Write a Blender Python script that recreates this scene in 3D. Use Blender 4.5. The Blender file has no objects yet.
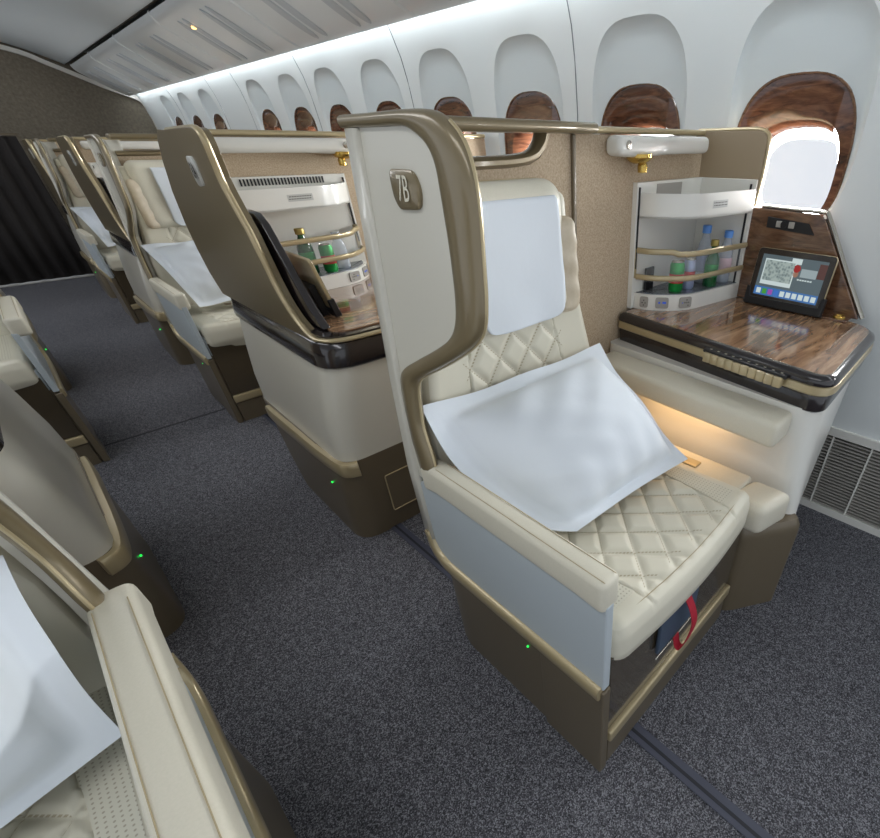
import bpy, bmesh, math, random
from mathutils import Vector, Matrix
random.seed(7)
SC = bpy.context.scene
COL = SC.collection
PI = math.pi

# ------------------------------------------------------------------ materials
def lin(c):
    return tuple(((v/255.)/12.92 if v/255. <= .04045 else (((v/255.)+.055)/1.055)**2.4) for v in c)+(1,)
MATS = {}
def mat(name, rgb, rough=.5, metal=0., coat=0., spec=.5, alpha=1., trans=0., emit=None, es=0., sheen=0.):
    m = bpy.data.materials.new(name); m.use_nodes = True
    b = m.node_tree.nodes['Principled BSDF']
    b.inputs['Base Color'].default_value = lin(rgb)
    b.inputs['Roughness'].default_value = rough
    b.inputs['Metallic'].default_value = metal
    b.inputs['Coat Weight'].default_value = coat
    b.inputs['Coat Roughness'].default_value = .08
    b.inputs['Specular IOR Level'].default_value = spec
    b.inputs['Transmission Weight'].default_value = trans
    b.inputs['Alpha'].default_value = alpha
    b.inputs['Sheen Weight'].default_value = sheen
    if emit:
        b.inputs['Emission Color'].default_value = lin(emit)
        b.inputs['Emission Strength'].default_value = es
    MATS[name] = m
    return m
def nt(m): return m.node_tree.nodes, m.node_tree.links, m.node_tree.nodes['Principled BSDF']
def texco(m, scale=(1,1,1), rot=(0,0,0)):
    n, l, b = nt(m)
    t = n.new('ShaderNodeTexCoord'); mp = n.new('ShaderNodeMapping')
    mp.inputs['Scale'].default_value = scale; mp.inputs['Rotation'].default_value = rot
    l.new(t.outputs['Object'], mp.inputs['Vector'])
    return mp
def noise_col(m, cols, scale, vec_scale=(1,1,1), rot=(0,0,0), detail=4, bump=0., bdist=.001, dist=0., pos=None, rough=.6):
    n, l, b = nt(m)
    mp = texco(m, vec_scale, rot)
    no = n.new('ShaderNodeTexNoise'); no.inputs['Scale'].default_value = scale
    no.inputs['Detail'].default_value = detail; no.inputs['Distortion'].default_value = dist
    no.inputs['Roughness'].default_value = rough
    l.new(mp.outputs[0], no.inputs['Vector'])
    if cols:
        r = n.new('ShaderNodeValToRGB'); e = r.color_ramp.elements
        pos = pos or [.3+.4*i/(len(cols)-1) for i in range(len(cols))]
        e[0].position = pos[0]; e[0].color = lin(cols[0])
        e[1].position = pos[-1]; e[1].color = lin(cols[-1])
        for p, c in list(zip(pos, cols))[1:-1]:
            x = e.new(p); x.color = lin(c)
        l.new(no.outputs['Fac'], r.inputs['Fac']); l.new(r.outputs[0], b.inputs['Base Color'])
    if bump:
        bp = n.new('ShaderNodeBump'); bp.inputs['Strength'].default_value = bump; bp.inputs['Distance'].default_value = bdist
        l.new(no.outputs['Fac'], bp.inputs['Height']); l.new(bp.outputs[0], b.inputs['Normal'])
    return no

M = {}
M['leather'] = mat('cream_leather', (216,210,191), .42)
noise_col(M['leather'], [(213,207,188),(219,212,194)], 300, bump=.08, bdist=.0004)
M['leather_perf'] = mat('perforated_cream_leather', (210,203,182), .45)
def perf(m, c0, c1):
    n, l, b = nt(m)
    mp = texco(m, (125,125,125))
    fr = n.new('ShaderNodeVectorMath'); fr.operation = 'FRACTION'; l.new(mp.outputs[0], fr.inputs[0])
    sb = n.new('ShaderNodeVectorMath'); sb.operation = 'SUBTRACT'; sb.inputs[1].default_value = (.5,.5,.5); l.new(fr.outputs[0], sb.inputs[0])
    mu = n.new('ShaderNodeVectorMath'); mu.operation = 'MULTIPLY'; mu.inputs[1].default_value = (1,1,0); l.new(sb.outputs[0], mu.inputs[0])
    ln = n.new('ShaderNodeVectorMath'); ln.operation = 'LENGTH'; l.new(mu.outputs[0], ln.inputs[0])
    r = n.new('ShaderNodeValToRGB'); e = r.color_ramp.elements
    e[0].position = .16; e[0].color = lin(c0); e[1].position = .24; e[1].color = lin(c1)
    l.new(ln.outputs['Value'], r.inputs[0]); l.new(r.outputs[0], b.inputs['Base Color'])
perf(M['leather_perf'], (176,167,146), (214,209,191))
def quilt_leather(name, u0, axis, v0, edge_fn, a=.088, b=.10, vmax=1.):
    m = mat(name, (216,210,191), .42); n, l, b_ = nt(m)
    t = n.new('ShaderNodeTexCoord'); sx = n.new('ShaderNodeSeparateXYZ'); l.new(t.outputs['Object'], sx.inputs[0])
    def ma(op, x, y=None, z=None):
        q = n.new('ShaderNodeMath'); q.operation = op
        for i, v in enumerate((x, y, z)):
            if v is None: continue
            if isinstance(v, (int,float)): q.inputs[i].default_value = v
            else: l.new(v, q.inputs[i])
        return q.outputs[0]
    u = ma('SUBTRACT', sx.outputs[0], u0); v = ma('SUBTRACT', sx.outputs[axis], v0)
    ua = ma('DIVIDE', u, a); vb = ma('DIVIDE', v, b)
    d1 = ma('ABSOLUTE', ma('SUBTRACT', ma('FRACT', ma('ADD', ma('ADD', ua, vb), .5)), .5))
    d2 = ma('ABSOLUTE', ma('SUBTRACT', ma('FRACT', ma('ADD', ma('SUBTRACT', ua, vb), .5)), .5))
    d = ma('MINIMUM', d1, d2)
    dash = ma('GREATER_THAN', ma('FRACT', ma('MULTIPLY', v, 170.)), .35)
    line = ma('MULTIPLY', ma('LESS_THAN', d, .020), dash)
    ins = ma('LESS_THAN', ma('ABSOLUTE', u), edge_fn)
    lo = ma('GREATER_THAN', v, .026); hi = ma('LESS_THAN', v, vmax)
    f = ma('MULTIPLY', ma('MULTIPLY', line, ins), ma('MULTIPLY', lo, hi))
    mx = n.new('ShaderNodeMix'); mx.data_type = 'RGBA'; l.new(f, mx.inputs['Factor'])
    mx.inputs['A'].default_value = lin((216,210,191)); mx.inputs['B'].default_value = lin((180,168,140))
    l.new(mx.outputs['Result'], b_.inputs['Base Color'])
    M[name] = m
quilt_leather('quilted_leather_seat', .002, 1, -.27, .172)
quilt_leather('quilted_leather_back', .0, 2, .45, .15, vmax=.46)
M['stitch'] = mat('stitching_thread', (176,160,126), .8)
M['pink_leather'] = mat('headrest_leather', (205,190,166), .45)
noise_col(M['pink_leather'], [(196,180,154),(212,198,175)], 30, bump=.3, bdist=.001)
M['shell'] = mat('cream_shell_plastic', (210,206,193), .32, coat=.35)
M['shell_white'] = mat('pearl_white_plastic', (232,230,222), .28, coat=.4)
M['panel'] = mat('pale_grey_panel', (186,194,198), .38)
M['bronze'] = mat('bronze_plastic', (112,100,80), .36, metal=.2, coat=.3)
M['bronze_rim'] = mat('bronze_metallic_rim', (128,114,86), .3, metal=.25, coat=.45)
M['bronze_dark'] = mat('dark_glossy_bronze', (88,78,63), .2, metal=.3, coat=.6)
M['gold'] = mat('champagne_trim', (186,169,132), .3, metal=.35, coat=.3)
M['brass'] = mat('brass', (205,172,92), .22, metal=.9)
M['black'] = mat('gloss_dark_brown', (38,32,33), .18, coat=.6)
M['matte_black'] = mat('matte_black', (22,22,24), .5)
M['fabric'] = mat('beige_partition_fabric', (188,168,142), .9)
noise_col(M['fabric'], [(170,148,122),(188,168,142),(204,186,160)], 260, detail=3, bump=.4, bdist=.001)
M['white_cloth'] = mat('white_cotton', (224,229,234), .85)
noise_col(M['white_cloth'], None, 14, detail=4, bump=.10, bdist=.008)
M['chrome'] = mat('satin_metal', (186,180,168), .22, metal=.8)
M['acrylic'] = mat('clear_acrylic', (235,240,240), .03, trans=.0, alpha=.07, spec=.8)
M['foil'] = mat('silver_tray', (150,156,164), .25, metal=.7)
noise_col(M['foil'], None, 60, bump=.8, bdist=.01)
M['grey'] = mat('socket_grey', (164,160,152), .5)
M['blue'] = mat('blue_plastic', (40,80,190), .4, emit=(40,90,230), es=.3)
M['led'] = mat('green_led', (40,230,90), .4, emit=(40,255,90), es=1.2)
M['red'] = mat('red_webbing', (168,22,44), .7)
M['pouch'] = mat('blue_grey_pouch', (66,80,98), .5)
M['text_light'] = mat('plate_lettering', (222,216,196), .5)
M['text_dark'] = mat('dark_lettering', (70,66,60), .6)
M['plate_light'] = mat('pale_number_plate', (196,196,190), .3)
M['reading'] = mat('lit_reading_lamp', (255,210,130), .3, emit=(255,196,110), es=4.)
# walnut
def wood(name, c1, c2, c3, vs, rough=.12, rot=(0,0,0)):
    m = mat(name, c2, rough, coat=.7)
    n, l, b = nt(m)
    mp = texco(m, vs, rot)
    no = n.new('ShaderNodeTexNoise'); no.inputs['Scale'].default_value = 3.2; no.inputs['Detail'].default_value = 8
    no.inputs['Distortion'].default_value = 1.1; no.inputs['Roughness'].default_value = .62
    l.new(mp.outputs[0], no.inputs['Vector'])
    r = n.new('ShaderNodeValToRGB'); e = r.color_ramp.elements
    e[0].position = .33; e[0].color = lin(c1); e[1].position = .68; e[1].color = lin(c3)
    x = e.new(.5); x.color = lin(c2)
    l.new(no.outputs['Fac'], r.inputs[0]); l.new(r.outputs[0], b.inputs['Base Color'])
    return m
M['wood_table'] = wood('glossy_walnut_tabletop', (96,68,48), (146,112,84), (182,148,116), (1.2,9,9), rot=(0,0,.35))
M['wood_panel'] = wood('walnut_side_panel', (72,48,34), (112,80,58), (140,106,80), (1.5,2.5,12), rot=(.35,0,0))
M['wood_window'] = wood('dark_walnut_window_surround', (56,32,24), (98,62,44), (128,88,64), (1.5,2.6,14), rot=(.12,0,0))
# setting
M['wall'] = mat('white_sidewall', (226,230,229), .45)
M['wall_recess'] = mat('sidewall_window_recess', (212,219,220), .4)
M['seam'] = mat('panel_seam', (120,126,130), .7)
M['ceiling'] = mat('ceiling_panel', (196,202,204), .4)
M['bin'] = mat('overhead_bin_door', (222,226,226), .3, coat=.25)
M['bin_recess'] = mat('overhead_bin_recess', (186,192,196), .35)
M['bulkhead'] = mat('bulkhead_fabric', (120,112,98), .85)
noise_col(M['bulkhead'], [(104,97,84),(120,112,98),(134,126,110)], 40, detail=6, bump=.2)
M['curtain'] = mat('dark_curtain', (44,40,38), .9)
M['carpet'] = mat('grey_woven_carpet', (72,72,78), .95)
def carpet(m):
    n, l, b = nt(m)
    mp = texco(m)
    v = n.new('ShaderNodeTexVoronoi'); v.inputs['Scale'].default_value = 430; v.inputs['Randomness'].default_value = .6
    l.new(mp.outputs[0], v.inputs['Vector'])
    no = n.new('ShaderNodeTexNoise'); no.inputs['Scale'].default_value = 55; no.inputs['Detail'].default_value = 5
    l.new(mp.outputs[0], no.inputs['Vector'])
    sp = n.new('ShaderNodeSeparateColor'); l.new(v.outputs['Color'], sp.inputs[0])
    mx = n.new('ShaderNodeMath'); mx.operation = 'MULTIPLY_ADD'; mx.inputs[1].default_value = .75
    l.new(sp.outputs[0], mx.inputs[0])
    m2 = n.new('ShaderNodeMath'); m2.operation = 'MULTIPLY'; m2.inputs[1].default_value = .35; l.new(no.outputs['Fac'], m2.inputs[0])
    l.new(m2.outputs[0], mx.inputs[2])
    r = n.new('ShaderNodeValToRGB'); e = r.color_ramp.elements
    e[0].position = .15; e[0].color = lin((40,39,42)); e[1].position = .95; e[1].color = lin((160,160,165))
    x = e.new(.6); x.color = lin((94,93,99))
    l.new(mx.outputs[0], r.inputs[0]); l.new(r.outputs[0], b.inputs['Base Color'])
    bp = n.new('ShaderNodeBump'); bp.inputs['Strength'].default_value = .8; bp.inputs['Distance'].default_value = .004
    l.new(v.outputs['Distance'], bp.inputs['Height']); bp.invert = True
    l.new(bp.outputs[0], b.inputs['Normal'])
carpet(M['carpet'])
M['rail'] = mat('seat_track_cover', (70,72,86), .5)
M['rail_dark'] = mat('seat_track_groove', (34,35,42), .6)
M['cove'] = mat('cove_light', (255,255,255), .5, emit=(240,246,252), es=16.)
M['lightpanel'] = mat('added_ceiling_light', (255,255,255), .5, emit=(244,246,250), es=5.5)

# ------------------------------------------------------------------ helpers
class Frame:            # where a unit stands: a shift along the cabin and, for the other side of the aisle, a mirror about it
    def __init__(s, dy=0., mirror=False): s.dy = dy; s.mirror = mirror
    def __call__(s, p):
        x, y, z = p
        return (.22-x, y+s.dy+.06, z) if s.mirror else (x, y+s.dy, z)
def tag(o, label=None, cat=None, group=None, kind=None):
    if label: o['label'] = label
    if cat: o['category'] = cat
    if group: o['group'] = group
    if kind: o['kind'] = kind
    return o
def empty(name, loc, label, cat, group=None):
    o = bpy.data.objects.new(name, None); COL.objects.link(o); o.location = loc
    o.empty_display_size = .05
    return tag(o, label, cat, group)
def root_of(o):
    v = Vector((0,0,0))
    while o is not None: v += Vector(o.location); o = o.parent
    return v
class MB:
    def __init__(s): s.v = []; s.f = []
    def add(s, vs, fs):
        k = len(s.v); s.v += [tuple(v) for v in vs]; s.f += [tuple(i+k for i in f) for f in fs]; return s
    def box(s, a, b):
        x0,y0,z0 = a; x1,y1,z1 = b
        return s.add([(x0,y0,z0),(x1,y0,z0),(x1,y1,z0),(x0,y1,z0),(x0,y0,z1),(x1,y0,z1),(x1,y1,z1),(x0,y1,z1)],
                     [(0,3,2,1),(4,5,6,7),(0,1,5,4),(1,2,6,5),(2,3,7,6),(3,0,4,7)])
    def rbox(s, a, b, r=.02, n=(8,8,8), k=3, warp=None):
        """box with rounded edges: grid n on each axis, k steps over each rounding"""
        ax = []
        for i in range(3):
            L = b[i]-a[i]; rr = min(r, L*.499)
            t = [rr*(1-math.cos(PI/2*j/k)) for j in range(k)]
            mid = [rr+(L-2*rr)*j/n[i] for j in range(n[i]+1)]
            c = sorted(set([round(v,6) for v in t+mid+[L-v for v in t]]))
            ax.append([a[i]+v for v in c])
        idx = {}; vs = []; fs = []
        def V(i,j,l):
            key = (i,j,l)
            if key in idx: return idx[key]
            p = [ax[0][i], ax[1][j], ax[2][l]]
            q = [min(max(p[t], a[t]+min(r,(b[t]-a[t])*.499)), b[t]-min(r,(b[t]-a[t])*.499)) for t in range(3)]
            d = [p[t]-q[t] for t in range(3)]
            ln = math.sqrt(sum(x*x for x in d))
            rr = min(r, min((b[t]-a[t])*.499 for t in range(3)))
            if ln > 1e-9:
                m = max(abs(x) for x in d)
                rt = [min(r,(b[t]-a[t])*.499) for t in range(3)]
                p = [q[t]+d[t]/ln*rt[t] for t in range(3)] if True else p
            if warp: p = warp(*p)
            idx[key] = len(vs); vs.append(tuple(p)); return idx[key]
        nx, ny, nz = [len(c)-1 for c in ax]
        for i in range(nx):
            for j in range(ny):
                fs.append((V(i,j,0),V(i,j+1,0),V(i+1,j+1,0),V(i+1,j,0)))
                fs.append((V(i,j,nz),V(i+1,j,nz),V(i+1,j+1,nz),V(i,j+1,nz)))
        for i in range(nx):
            for l in range(nz):
                fs.append((V(i,0,l),V(i+1,0,l),V(i+1,0,l+1),V(i,0,l+1)))
                fs.append((V(i,ny,l),V(i,ny,l+1),V(i+1,ny,l+1),V(i+1,ny,l)))
        for j in range(ny):
            for l in range(nz):
                fs.append((V(0,j,l),V(0,j,l+1),V(0,j+1,l+1),V(0,j+1,l)))
                fs.append((V(nx,j,l),V(nx,j+1,l),V(nx,j+1,l+1),V(nx,j,l+1)))
        return s.add(vs, fs)
    def loft(s, secs, cap=True, closed=True):
        n = len(secs[0]); vs = [p for c in secs for p in c]; fs = []
        for k in range(len(secs)-1):
            for i in range(n if closed else n-1):
                j = (i+1) % n
                fs.append((k*n+i, k*n+j, (k+1)*n+j, (k+1)*n+i))
        if cap:
            fs.append(tuple(range(n))[::-1]); fs.append(tuple((len(secs)-1)*n+i for i in range(n)))
        return s.add(vs, fs)
    def tube(s, pts, r, n=8, ry=None):
        """round bar along a path"""
        P = [Vector(p) for p in pts]; secs = []
        N = None
        for i, p in enumerate(P):
            t = (P[min(i+1,len(P)-1)]-P[max(i-1,0)]).normalized()
            if N is None:
                N = t.orthogonal().normalized()
                up = Vector((0,0,1))
                if abs(t.z) < .9: N = (up-t*up.dot(t)).normalized()
            else:
                N = (N-t*N.dot(t)).normalized()
            B = t.cross(N)
            secs.append([tuple(p+N*(r*math.cos(2*PI*j/n))+B*((ry or r)*math.sin(2*PI*j/n))) for j in range(n)])
        return s.loft(secs)
    def lathe(s, prof, c, n=20, axis='z'):
        secs = []
        for r, h in prof:
            ring = []
            for j in range(n):
                a = 2*PI*j/n; u = r*math.cos(a); v = r*math.sin(a)
                ring.append((c[0]+u, c[1]+v, c[2]+h) if axis == 'z' else (c[0]+h, c[1]+u, c[2]+v) if axis == 'x' else (c[0]+u, c[1]+h, c[2]+v))
            secs.append(ring)
        return s.loft(secs)
    def build(s, name, m, parent=None, fr=None, loc=None, bevel=0., smooth=35, solid=0., kind=None, segs=3, dbl=True):
        off = root_of(parent) if parent is not None else Vector(loc or (0,0,0))
        me = bpy.data.meshes.new(name)
        vs = [Vector(fr(v) if fr else v)-off for v in s.v]
        me.from_pydata([tuple(v) for v in vs], [], s.f)
        bm = bmesh.new(); bm.from_mesh(me)
        if dbl: bmesh.ops.remove_doubles(bm, verts=bm.verts, dist=1e-5)
        bmesh.ops.recalc_face_normals(bm, faces=bm.faces)
        ca = math.cos(math.radians(smooth))
        for f in bm.faces: f.smooth = True
        for e in bm.edges:
            if len(e.link_faces) == 2 and e.link_faces[0].normal.dot(e.link_faces[1].normal) < ca: e.smooth = False
        bm.to_mesh(me); bm.free()
        o = bpy.data.objects.new(name, me); COL.objects.link(o)
        me.materials.append(M[m] if isinstance(m, str) else m)
        if parent is not None: o.parent = parent
        else: o.location = off
        if solid:
            md = o.modifiers.new('thickness','SOLIDIFY'); md.thickness = solid; md.offset = 0
        if bevel:
            md = o.modifiers.new('rounding','BEVEL'); md.width = bevel; md.segments = segs; md.limit_method = 'ANGLE'; md.angle_limit = math.radians(38)
            md.harden_normals = True
        if kind: o['kind'] = kind
        return o
def rpoly(pts, r, n=5):
    """2-D polygon with rounded corners; r a number or one per corner"""
    out = []; N = len(pts)
    for i in range(N):
        p = Vector(pts[i]); a = Vector(pts[i-1]); b = Vector(pts[(i+1)%N])
        rr = r[i] if isinstance(r, (list,tuple)) else r
        if rr <= 0: out.append(tuple(p)); continue
        u = (a-p); v = (b-p); d = min(rr, u.length*.48, v.length*.48)
        u.normalize(); v.normalize(); s = p+u*d; e = p+v*d
        for k in range(n+1):
            t = k/n; out.append(tuple(s*(1-t)**2+p*2*t*(1-t)+e*t*t))
    return out
def smooth_line(pts, n=4):
    out = []; P = [Vector(p) for p in pts]; P = [P[0]*2-P[1]]+P+[P[-1]*2-P[-2]]
    for i in range(1, len(P)-2):
        for k in range(n):
            t = k/n
            out.append(tuple(.5*((2*P[i])+(-P[i-1]+P[i+1])*t+(2*P[i-1]-5*P[i]+4*P[i+1]-P[i+2])*t*t+(-P[i-1]+3*P[i]-3*P[i+1]+P[i+2])*t**3)))
    out.append(tuple(P[-2])); return out
def inset(poly, d):
    """offset a closed polygon: positive d goes inwards"""
    N = len(poly); A = sum(poly[i][0]*poly[(i+1)%N][1]-poly[(i+1)%N][0]*poly[i][1] for i in range(N))
    sg = 1 if A > 0 else -1; out = []
    for i in range(N):
        a = Vector(poly[i-1]); p = Vector(poly[i]); b = Vector(poly[(i+1)%N])
        e1 = (p-a); e2 = (b-p)
        if e1.length < 1e-9: e1 = e2
        if e2.length < 1e-9: e2 = e1
        e1.normalize(); e2.normalize()
        n = Vector((-e1.y,e1.x))+Vector((-e2.y,e2.x))
        n = n.normalized()*sg if n.length > 1e-6 else Vector((-e1.y,e1.x))*sg
        out.append(tuple(p+n*d))
    return out
def slab(mb, poly, z0, z1):
    return mb.loft([[(x,y,z0) for x,y in poly], [(x,y,z1) for x,y in poly]])
def text_obj(s, m, parent, origin, xdir, ydir, size, name='lettering', depth=.0006, squeeze=.62, bold=0.):
    cu = bpy.data.curves.new('t','FONT'); cu.body = s; cu.size = size; cu.align_x = 'CENTER'; cu.align_y = 'CENTER'
    cu.offset = bold; cu.resolution_u = 3
    o = bpy.data.objects.new('t', cu); COL.objects.link(o)
    bpy.context.view_layer.update()
    me = bpy.data.meshes.new_from_object(o.evaluated_get(bpy.context.evaluated_depsgraph_get()))
    bpy.data.objects.remove(o); bpy.data.curves.remove(cu)
    X = Vector(xdir).normalized(); Y = Vector(ydir).normalized(); Z = X.cross(Y)
    off = root_of(parent)
    for v in me.vertices:
        v.co = Vector(origin)+X*(v.co.x*squeeze)+Y*v.co.y+Z*depth-off
    me.materials.clear(); me.materials.append(M[m])
    ob = bpy.data.objects.new(name, me); COL.objects.link(ob); ob.parent = parent
    return ob

# ------------------------------------------------------------------ seat
def quilt(u, v, a, b):
    d1 = (u/a+v/b) % 1; d2 = (u/a-v/b) % 1
    e = min(min(d1,1-d1), min(d2,1-d2))
    return min(1., e/.22)**.6
def make_seat(fr, label, res=1, belt=False, pouch=True, group='cream leather cabin seats'):
    g = lambda *p: fr(p)
    root = empty('airline_seat', fr((.67,.55,0)), label, 'seat', group)
    # floor base, rounded towards the rear
    mb = MB()
    pl = rpoly([(.372,.28),(.96,.28),(.96,.93),(.45,.93),(.376,.80)], [.006,.006,.03,.05,.12])
    mb.loft([[(x,y,z) for x,y in inset(pl, 0 if y0 else 0)] for z, y0 in ((.0,0),(.30,0),(.33,0))])
    # hollow look at the front is made by separate panels, so the base starts behind them
    mb = MB()
    pl = rpoly([(.375,.30),(.96,.30),(.96,.92),(.45,.92),(.375,.82)], [.004,.006,.03,.05,.12])
    mb.loft([[(x,y,0) for x,y in pl], [(x,y,.36) for x,y in pl]])
    mb.build('base', 'bronze', root, fr, bevel=.003)
    mb = MB().box((.368,.28,0),(.392,.46,.345)); mb.build('side_skirt', 'bronze', root, fr, bevel=.004)
    # glossy front panel with a champagne foot bar
    MB().box((.398,.287,.15),(.955,.299,.42)).build('front_panel', 'bronze_dark', root, fr, bevel=.002)
    MB().rbox((.396,.276,.108),(.958,.298,.148), .006, (4,1,1)).build('foot_bar', 'gold', root, fr)
    MB().box((.398,.284,.0),(.955,.299,.105)).build('kick_panel', 'bronze', root, fr, bevel=.002)
    # aisle side panel, trim, armrest
    sp = [(.282,.352),(.282,.600),(.80,.600),(.86,.56),(.86,.45),(.84,.38),(.80,.352)]
    MB().loft([[(x,y,z) for y,z in sp] for x in (.370,.390)]).build('side_panel', 'panel', root, fr, bevel=.004)
    MB().rbox((.392,.295,.36),(.404,.335,.45), .006, (1,1,1)).build('panel_edge', 'panel', root, fr)
    path = smooth_line([(.366,.287,.342),(.366,.50,.342),(.366,.72,.342),(.366,.79,.348),(.366,.826,.375),(.367,.842,.43)], 5)
    secs = []
    for i, p in enumerate(path):
        a = Vector(path[max(i-1,0)]); b = Vector(path[min(i+1,len(path)-1)]); t = (b-a).normalized(); nn = Vector((0,-t.z,t.y))
        w = .019*(1-.55*max(0,(i/len(path)-.6)/.4))
        q = Vector(p)
        secs.append([tuple(q+nn*s_*w+Vector((dx,0,0))) for dx, s_ in ((.008,-1),(-.003,-.95),(-.008,-.6),(-.008,.6),(-.003,.95),(.008,1))])
    MB().loft(secs).build('trim_strip', 'gold', root, fr, smooth=50)
    def armw(x, y, z):
        t = (y-.275)/.53
        if t > .9: z -= (t-.9)*.12
        if z < .62: z += .0 if t > .12 else (.12-t)*-.05
        return (x, y, z)
    ax0, ax1 = (.330,.388) if fr.mirror else (.361,.407)
    MB().rbox((ax0,.283,.588),(ax1,.80,.657), .014, (2,14,2), 4, armw).build('armrest', 'leather', root, fr)
    for dx in (ax0+.009,ax1-.009):
        mb = MB(); mb.tube([(dx,.288,.6565),(dx,.55,.6575),(dx,.74,.6572)], .0008, 5)
        mb.build('armrest_seam', 'stitch', root, fr)
    MB().lathe([(.0035,0),(.003,-.002)], (.3755,.505,.262), 12, 'x').build('indicator_light', 'led', root, fr) if False else None
    MB().rbox((.3710,.504,.269),(.3765,.509,.274), .002, (1,1,1)).build('indicator_light', 'led', root, fr)
    # seat cushion, quilted in the middle, bolsters at the sides
    n = int(140/res)
    def cw(x, y, z):
        u = x-.672; v = y-.28
        front = max(0., 1-v/.16)
        sag = -.006*math.cos(min(1,abs(u)/.27)*PI/2)
        top = (z-.36)/.14
        if top > .9:
            z += sag
            edge = .165+.025*math.sin(min(1,v/.5)*PI)
            if abs(u) < edge and v > .028:
                z += .009*quilt(u, v, .088, .10)-.006
            elif abs(abs(u)-edge) < .004 or (v <= .028 and v > .022): z -= .004
            z += .008*max(0,1-v/.3)
        if top > .2: z -= 0
        # front edge bows out in the middle
        y -= .018*math.cos(min(1,abs(u)/.28)*PI/2)*front
        if top < .3: y += .02*front
        return (x, y, z)
    MB().rbox((.398,.276,.362),(.948,.84,.500), .032, (n,n,4), 5, cw).build('seat_cushion', 'quilted_leather_seat', root, fr, smooth=80)
    for sg in (-1,1):   # perforated bolsters sit a hair above the cushion's sides
        mb = MB(); ns = 24; vs = []; fs = []
        for i in range(ns+1):
            v = .035+.47*i/ns; e = .165+.025*math.sin(min(1,v/.5)*PI)+.004
            for j in range(5):
                u = e+(.238-e)*j/4
                p = cw(.672+sg*(.27), .28+v, .5)
                zz = .5+(-.006*math.cos(min(1,abs(u)/.27)*PI/2))+.008*max(0,1-v/.3)+.0008
                vs.append((.672+sg*u, .28+v, zz))
        for i in range(ns):
            for j in range(4): fs.append((i*5+j, i*5+j+1, (i+1)*5+j+1, (i+1)*5+j))
        mb.add(vs, fs); mb.build('seat_bolster', 'leather_perf', root, fr, smooth=80)
        mb = MB()
    # backrest: u across, h up the back; leans towards the rear
    def bk(u, h, w):     # w = out of the surface towards the sitter
        y = .815+.06*(h/.70); z = .45+h
        return (.670+u, y-w*.98, z+w*.12)
    def backw(x, w, h):
        half = .268 if h < .25 else .268-.060*min(1,(h-.25)/.28)
        u = x*half/.272
        dish = 0.
        if w > .02:
            dish = .022*(abs(u)/.27)**2
            edge = .175-.06*max(0,min(1,(h-.1)/.35))
            if abs(u) < edge and h < .46: dish += .009*quilt(u, h, .088, .10)-.006
            elif abs(abs(u)-edge) < .004: dish -= .005
        return bk(u, h, w+dish)
    MB().rbox((-.272,-.045,-.06),(.272,.03,.67), .03, (int(130/res),3,int(165/res)), 4, backw).build('backrest', 'quilted_leather_back', root, fr, smooth=80)
    # headrest with folding wings
    def hw(x, w, h):
        b = .018*(abs(x)/.19)**2.5*(1 if w > 0 else 0)
        return bk(x, h, w+b)
    MB().rbox((-.182,-.03,.40),(.182,.050,.690), .044, (20,3,14), 6, hw).build('headrest', 'leather', root, fr, smooth=80)
    for sg in (-1,1):
        def ww(x, w, h, sg=sg):
            pleat = .0016*math.sin(h*120+x*50)*(1 if w > .02 else 0)
            return bk(sg*(x), h, w+.03*((x-.15)/.07)+pleat)
        o = MB().rbox((.135,.0,.405),(.206,.052,.615), .026, (8,2,24), 5, ww).build('headrest_wing', 'pink_leather', root, fr, smooth=80)
    MB().tube([bk(u, .691, .012) for u in (-.14,-.08,0,.08,.14)], .001, 5).build('headrest_seam', 'stitch', root, fr)
    MB().tube([(.672-.24,.30,.4965)] + [(.672+u, .279-.018*math.cos(min(1,abs(u)/.28)*PI/2)+.022, .503) for u in (-.2,-.1,0,.1,.2)] + [(.672+.24,.30,.4965)], .0009, 5).build('cushion_seam', 'stitch', root, fr)
    # strip and pad between cushion and console
    MB().rbox((.952,.33,.36),(1.075,.90,.455), .012, (2,6,2)).build('inner_ledge', 'leather', root, fr)
    MB().rbox((.955,.215,.360),(1.078,.325,.452), .022, (3,3,2), 4, lambda x,y,z:(x, y+.03*(1-(x-.955)/.123), z)).build('ledge_pad', 'leather', root, fr)
    mb = MB().rbox((1.0,.47,.452),(1.035,.53,.460), .004, (1,2,1)); mb.build('buckle_holder', 'gold', root, fr)
    if pouch:
        MB().box((.555,.2745,.265),(.715,.2835,.40)).build('life_vest_pouch', 'pouch', root, fr, bevel=.003)
        MB().tube([(.545,.2735,.262),(.64,.273,.262),(.725,.2735,.262)], .0014, 6).build('pouch_edge', 'chrome', root, fr)
        pts = smooth_line([(.640,.268,.40),(.644,.250,.36),(.646,.242,.32),(.643,.246,.27),(.636,.256,.225),(.628,.264,.235),(.624,.270,.27)], 4)
        mb = MB(); secs = [[(p[0]-.011,p[1],p[2]),(p[0]+.011,p[1]+.0,p[2]),(p[0]+.011,p[1]+.002,p[2]+.0),(p[0]-.011,p[1]+.002,p[2])] for p in pts]
        mb.loft(secs); mb.build('pull_strap', 'red', root, fr)
    if belt:
        mb = MB(); mb.rbox((.70,.50,.505),(.76,.54,.520), .006, (2,2,1)); mb.build('belt_buckle', 'chrome', root, fr)
        pts = smooth_line([(.60,.62,.505),(.66,.56,.512),(.72,.52,.512),(.82,.55,.512),(.92,.68,.505)], 5)
        MB().loft([[(p[0],p[1]-.018,p[2]),(p[0],p[1]+.018,p[2]),(p[0],p[1]+.018,p[2]+.002),(p[0],p[1]-.018,p[2]+.002)] for p in pts]).build('seat_belt', 'fabric', root, fr)
    return root, bk

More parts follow.
